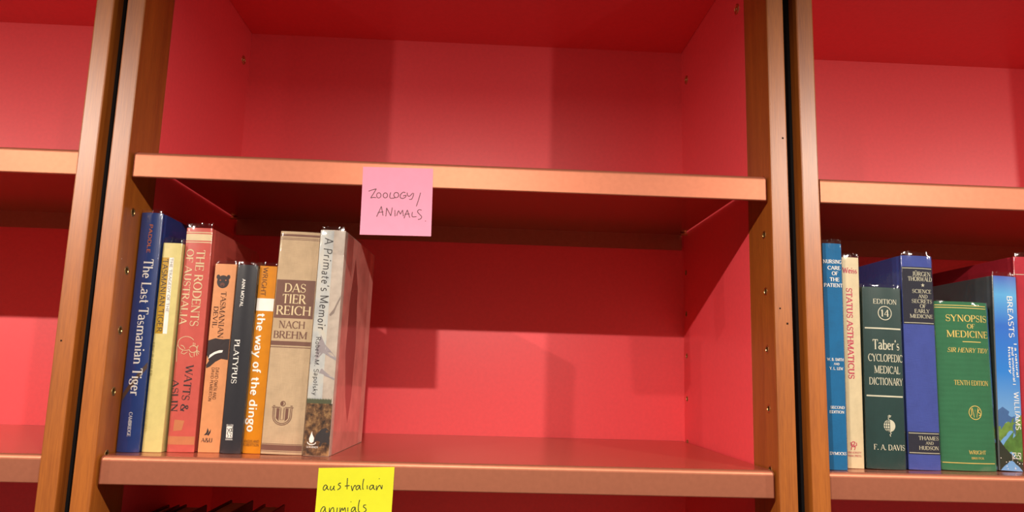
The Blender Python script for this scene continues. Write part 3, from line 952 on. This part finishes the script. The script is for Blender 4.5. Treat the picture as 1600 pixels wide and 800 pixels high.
# --- dark green
M_DG = paper('dark_green_cover', srgb(34, 70, 68), grain=.15, scale=1200)
t, c, S, w, h = book('book', 'dark green book with circled number on spine, between cream and dark blue books', SPEC['taber'], 160, 2.6, M_DG, GR, film=4.0)
letter('taber', c, S)
band('silver_line', 152.6, 154.2, w, S, INK['silver'], c, inset=1.5)
band('silver_line', 77.8, 79.4, w, S, INK['silver'], c, inset=1.5)
cc = ell(1.9, 170.7, 7.6, 7.6, 28)
print_strips('number_ring', strokes_at([cc + cc[:1]], .9), S, INK['silver'], c)
gx, gz = 3.3, 46.8
ob = blob('globe_emblem', ell(gx, gz, 6.6, 6.6, 24), S, INK['silver'], c)
gl = [ell(gx, gz, 2.6, 6.4, 12, 100, 260), ell(gx, gz, 5, 6.4, 12, 110, 250), [(gx - 6.4, gz), (gx + .5, gz)], [(gx - 5.8, gz + 3), (gx + .5, gz + 3)], [(gx - 5.8, gz - 3), (gx + .5, gz - 3)], [(gx, gz + 6), (gx, gz - 6)]]
print_strips('globe_lines', strokes_at(gl, .6), S, M_DG, c, .42)
print_strips('globe_staff', strokes_at([[(gx - .8, gz + 6.6), (gx - 1.6, gz + 8.6), (gx + 1, gz + 9.4), (gx - .4, gz + 11.8)], [(gx - 1.8, gz + 10.2), (gx + 2, gz + 10.8)], [(gx + .4, gz - 6.6), (gx + 1.6, gz - 8.4), (gx, gz - 9.4), (gx + .8, gz - 11.4)]], .8), S, INK['silver'], c)

# --- dark blue cloth
t, c, S, w, h = book('book', 'tall indigo blue cloth book with black title band and gilt lettering', SPEC['thor'], 165, 1.8, cloth('indigo_cloth', srgb(66, 84, 168), weave=.4, vary=.08), GR, film=5.0)
dkb = cloth('black_cloth_print', srgb(38, 42, 58), weave=.4)
band('title_band', 159.6, 225.0, w, S, dkb, c)
band('imprint_band', 16.8, 41.0, w, S, dkb, c)
for z in (223.4, 161.2, 39.4, 18.4):
    band('gilt_line', z - .35, z + .35, w, S, INK['gilt'], c, .2, 1.0)
letter('thor', c, S)
st = [(5.4 + r * math.sin(math.pi * k / 5), 204.2 + r * math.cos(math.pi * k / 5)) for k, r in zip(range(10), [2.4, 1.0] * 5)]
blob('star_mark', st, S, INK['gilt'], c, .3)

# --- green
t, c, S, w, h = book('book', 'short wide green cloth book with gold lettering and round gold emblem', SPEC['syn'], 150, 5.0, cloth('green_cloth', srgb(48, 118, 80), ribs=55, weave=.16, vary=.07), GR, film=1.5)
for z in (182.6, 179.9, 8.4):
    band('gold_line', z - .4, z + .4, w, S, INK['gold'], c, .2, 2.5)
panel('gold_rule', ((-1.8, 142.2), (20.6, 142.2), (20.6, 141.3), (-1.8, 141.3)), S, INK['gold'], c, .2)
letter('syn', c, S, .34)
cx, cz = 8.2, 63.3
cc = ell(cx, cz, 7.4, 7.4, 28)
mono = [cc + cc[:1], [(cx - 3.4, cz + 5), (cx - 1.6, cz - 5.4), (cx, cz + 3.6), (cx + 1.6, cz - 5.4), (cx + 3.4, cz + 5)], [(cx - 4.4, cz + 4.6), (cx - 4.4, cz - 2.4), (cx - 5.6, cz - 3.2)], ell(cx + 4.8, cz + 1.6, 1.3, 1.6, 8, 60, 270) + ell(cx + 4.8, cz - 1.6, 1.3, 1.6, 8, 90, -120)]
print_strips('round_emblem', strokes_at(mono, .85), S, INK['gold'], c, .34)

# --- bright blue picture jacket
m, nt, b = new_mat('sky_picture')
sp = nt.nodes.new('ShaderNodeSeparateXYZ')
nt.links.new(coords(nt), sp.inputs[0])
mr = nt.nodes.new('ShaderNodeMapRange')
mr.inputs['From Max'].default_value = .219
nt.links.new(sp.outputs['Z'], mr.inputs[0])
nt.links.new(ramp(nt, mr.outputs[0], [(.30, srgb(120, 176, 232)), (.5, srgb(46, 140, 232)), (.74, srgb(44, 118, 222)), (.9, srgb(96, 186, 246)), (1.0, srgb(70, 104, 206))]), b.inputs['Base Color'])
b.inputs['Roughness'].default_value = .35
M_DARKSIDE = paper('grey_green_jacket', srgb(96, 104, 106))
t, c, S, w, h = book('book', 'book with bright blue sky and green hill jacket, right of the short green book', SPEC['breasts'], 165, 1.2, M_DARKSIDE, GR, film=5.0)
a = w / 2 - .2
panel('sky_picture', ((-a + 1, 218.8), (a, 218.8), (a, .4), (-a + 1, .4)), S, m, c, .10, 12, 1)
blob('far_hill', [(-a + 1, 66), (-8, 70), (-2, 66), (6, 60), (6, 40), (-a + 1, 40)], S, paper('far_hill_print', srgb(70, 112, 168)), c, .15)
gh = [plain('green_hill_print', srgb(112, 148, 66), .4, vary=.35), plain('dark_hill_print', srgb(84, 128, 56), .4, vary=.35)]
blob('green_hill', [(-a + 1, 48), (-4, 53), (4, 58), (a, 62), (a, 30), (-a + 1, 30)], S, gh[0], c, .18)
blob('green_hill', [(-a + 1, 20), (-6, 32), (2, 42), (a, 52), (a, 4), (-a + 1, 4)], S, gh[1], c, .21)
blob('dark_meadow', [(-a + 1, 34), (-9, 28), (-2, 20), (6, 14), (a, 10), (a, .5), (-a + 1, .5)], S, paper('meadow_print', srgb(48, 56, 44)), c, .24)
fl_r = random.Random(3)
for k in range(16):
    u, v = fl_r.uniform(-a + 2, a - 1), fl_r.uniform(2, 16)
    blob('flower_dot', ell(u, v, .5, .5, 6), S, INK['white'], c, .28)
print_strips('imprint_frame', strokes_at([[(1, 20), (11, 20), (11, 14), (1, 14), (1, 20)], [(2, 15), (5, 18.6), (6.4, 16.6), (8, 18.6), (10.4, 15)]], .8), S, INK['white'], c, .32)
letter('breasts', c, S, .34)

# --- crimson at the frame edge
t, c, S, w, h = book('book', 'tall crimson book at the right frame edge, behind the blue sky jacket', SPEC['redb'], 172, 2.5, cloth('crimson_cloth', srgb(190, 36, 56), weave=.3), GR, film=5.0)
band('gilt_line', 221.6, 222.3, w, S, INK['gilt'], c)

# --- dark books whose tops show under the lower shelf
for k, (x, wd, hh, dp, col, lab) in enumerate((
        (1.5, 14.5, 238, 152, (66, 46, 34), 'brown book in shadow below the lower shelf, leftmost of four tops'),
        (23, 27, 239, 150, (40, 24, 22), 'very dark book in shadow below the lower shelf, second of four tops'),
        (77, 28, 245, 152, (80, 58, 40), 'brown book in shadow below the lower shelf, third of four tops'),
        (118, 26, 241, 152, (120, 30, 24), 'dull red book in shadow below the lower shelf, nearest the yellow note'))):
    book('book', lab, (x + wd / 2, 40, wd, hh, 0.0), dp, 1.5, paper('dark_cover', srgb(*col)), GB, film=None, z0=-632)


# ------------------------------------------------------------------ sticky notes
def sticky(name, label, quad, curl, col, pen, lines, width):
    """quad: tl, tr, br, bl as (x, z) mm on the shelf front; lines are in 0..1 note coordinates (x right, y down)"""
    tl, tr, br, bl = quad
    t = empty(name, W(tl[0], 7.2, tl[1]), label, 'sticky note', 'handwritten sticky notes on shelf edges')
    pos = lambda a, b: ((tl[0] * (1 - a) + tr[0] * a) * (1 - b) + (bl[0] * (1 - a) + br[0] * a) * b - tl[0], (tl[1] * (1 - a) + tr[1] * a) * (1 - b) + (bl[1] * (1 - a) + br[1] * a) * b - tl[1])
    off = lambda b: -.35 - curl * max(0, b - .25) ** 1.8
    nu, nv = 6, 16
    v, f = [], []
    for th in (0, .12):
        for j in range(nv + 1):
            for i in range(nu + 1):
                x, z = pos(i / nu, j / nv)
                v.append((x, off(j / nv) + th, z))
    q = (nu + 1) * (nv + 1)
    for j in range(nv):
        for i in range(nu):
            k = j * (nu + 1) + i
            f += [(k, k + 1, k + nu + 2, k + nu + 1), (q + k, q + k + nu + 1, q + k + nu + 2, q + k + 1)]
    rim = list(range(0, nu)) + [nu + (nu + 1) * j for j in range(nv)] + [q - 1 - i for i in range(nu)] + [(nu + 1) * (nv - j) for j in range(nv)]
    for k in range(len(rim)):
        a, b = rim[k], rim[(k + 1) % len(rim)]
        f.append((a, b, q + b, q + a))
    sh = mesh('paper_sheet', v, f, col, t)
    vv, ff = [], []
    for li, l in enumerate(lines):
        pts = []
        for k in range(len(l) - 1):
            for s in range(3):
                pts.append((l[k][0] + (l[k + 1][0] - l[k][0]) * s / 3, l[k][1] + (l[k + 1][1] - l[k][1]) * s / 3))
        pts.append(l[-1])
        mm = [(*pos(*p), p[1]) for p in pts]
        a, b = ribbon([(p[0], p[1]) for p in mm], [width] * len(mm))
        o = len(vv)
        n = len(a)
        vv += [(x, off(mm[k][2]) - .12 - .004 * (li % 9), z) for k, (x, z) in enumerate(a)] + [(x, off(mm[k][2]) - .12 - .004 * (li % 9), z) for k, (x, z) in enumerate(b)]
        ff += [(o + k, o + k + 1, o + n + k + 1, o + n + k) for k in range(n - 1)]
    mesh('handwriting', vv, ff, pen, sh)
    return t


def curve(pts, n=5):
    """smooth hand through the points (Catmull-Rom)"""
    if len(pts) < 3:
        return pts
    P = [pts[0]] + list(pts) + [pts[-1]]
    out = []
    for k in range(1, len(P) - 2):
        for s in range(n):
            t = s / n
            out.append(tuple(.5 * (2 * P[k][d] + (P[k + 1][d] - P[k - 1][d]) * t + (2 * P[k - 1][d] - 5 * P[k][d] + 4 * P[k + 1][d] - P[k + 2][d]) * t * t
                                   + (3 * P[k][d] - P[k - 1][d] - 3 * P[k + 1][d] + P[k + 2][d]) * t ** 3) for d in (0, 1)))
    out.append(pts[-1])
    return out


def oval(cx, cy, rx, ry):
    return [(cx + rx * math.cos(.5 + 2 * math.pi * k / 14), cy - ry * math.sin(.5 + 2 * math.pi * k / 14)) for k in range(15)]


def norm(lines, x0, y0, sx, sy):
    return [[((x - x0) / sx, (y - y0) / sy) for x, y in l] for l in lines]


zoo = [[(185, 295), (214, 284), (245, 274)], [(245, 274), (225, 312), (203, 349)], [(203, 349), (225, 343), (247, 345)], oval(266, 326, 17, 21), oval(317, 325, 17, 20),
       curve([(358, 300), (352, 325), (356, 345), (376, 346), (396, 340)]), oval(402, 320, 19, 21), curve([(472, 300), (455, 296), (436, 315), (434, 338), (452, 346), (472, 336), (478, 320), (456, 326)]),
       curve([(486, 298), (490, 320), (506, 326), (530, 300)]), curve([(537, 300), (534, 325), (522, 350), (504, 352)]), [(591, 296), (578, 350), (561, 406)],
       [(257, 496), (274, 455), (290, 413)], [(290, 413), (298, 450), (306, 487)], [(264, 464), (308, 456)], [(328, 492), (330, 460), (331, 424)], [(331, 424), (350, 458), (366, 487)], [(366, 487), (371, 455), (375, 421)],
       [(396, 440), (399, 490)], curve([(412, 485), (418, 460), (425, 443)]), [(425, 443), (440, 472)], [(440, 472), (456, 438)], curve([(456, 438), (460, 462), (464, 488)]), [(470, 504), (480, 470), (493, 436)], [(493, 436), (503, 468), (514, 498)], [(474, 472), (512, 468)],
       curve([(533, 452), (530, 475), (536, 490), (566, 488)]), curve([(604, 436), (584, 432), (572, 448), (588, 468), (606, 488), (596, 506), (578, 510)]), [(634, 520), (640, 522)]]
M_PINK = paper('pink_paper', srgb(250, 160, 190, .70), rough=.75, vary=.02)
M_YELLOW = paper('yellow_paper', srgb(236, 240, 26, .68), rough=.75, vary=.02)
sticky('sticky_note', 'pink sticky note with handwritten capitals on the upper shelf edge', ((245.2, -7.4), (320.6, -6.4), (321.8, -81.6), (246.4, -82.4)), 5.0, M_PINK, INK['pen'], norm(zoo, 134, 101, 550, 540), .85)
aus = [curve([(262, 458), (244, 448), (224, 470), (220, 500), (236, 512), (256, 490), (268, 462), (270, 495), (294, 508)]), curve([(312, 462), (306, 495), (322, 512), (344, 490), (352, 462), (352, 500), (366, 514)]), curve([(436, 428), (412, 432), (406, 450), (430, 466), (428, 490), (396, 510)]), [(512, 368), (512, 440), (516, 504)], [(488, 464), (545, 460)],
       curve([(566, 462), (576, 500), (584, 522), (596, 480), (612, 458), (622, 470)]), curve([(668, 462), (644, 462), (626, 490), (640, 512), (664, 490), (672, 462), (676, 495), (690, 512)]), curve([(716, 380), (708, 440), (712, 500), (722, 506)]), [(764, 460), (768, 505)], curve([(838, 460), (812, 462), (796, 490), (808, 512), (834, 490), (842, 460), (848, 500), (868, 514)]), curve([(880, 464), (884, 520), (900, 480), (922, 462), (934, 480), (948, 506), (952, 460)]), [(906, 378), (912, 384)],
       curve([(262, 716), (240, 712), (216, 745), (214, 780), (232, 784), (256, 750), (264, 722), (270, 765), (300, 788)]), curve([(318, 725), (322, 788), (340, 740), (362, 722), (372, 750), (376, 788)]), [(414, 724), (412, 784)], curve([(448, 724), (452, 780), (474, 730), (488, 760), (508, 726), (520, 775)]), [(545, 724), (548, 775)], [(575, 654), (580, 660)], curve([(632, 722), (604, 728), (590, 760), (602, 780), (626, 750), (636, 724), (642, 770), (660, 780)]), curve([(684, 634), (674, 700), (680, 770), (700, 780)]), curve([(768, 698), (742, 700), (738, 720), (766, 740), (772, 765), (736, 790)])]
sticky('sticky_note', 'yellow sticky note with handwritten lower case words on the lower shelf edge', ((219.0, -323.2), (295.2, -320.6), (294.0, -396.2), (217.8, -398.8)), 6.0, M_YELLOW, INK['penblack'], norm(aus, 143, 240, 948, 944), .85)
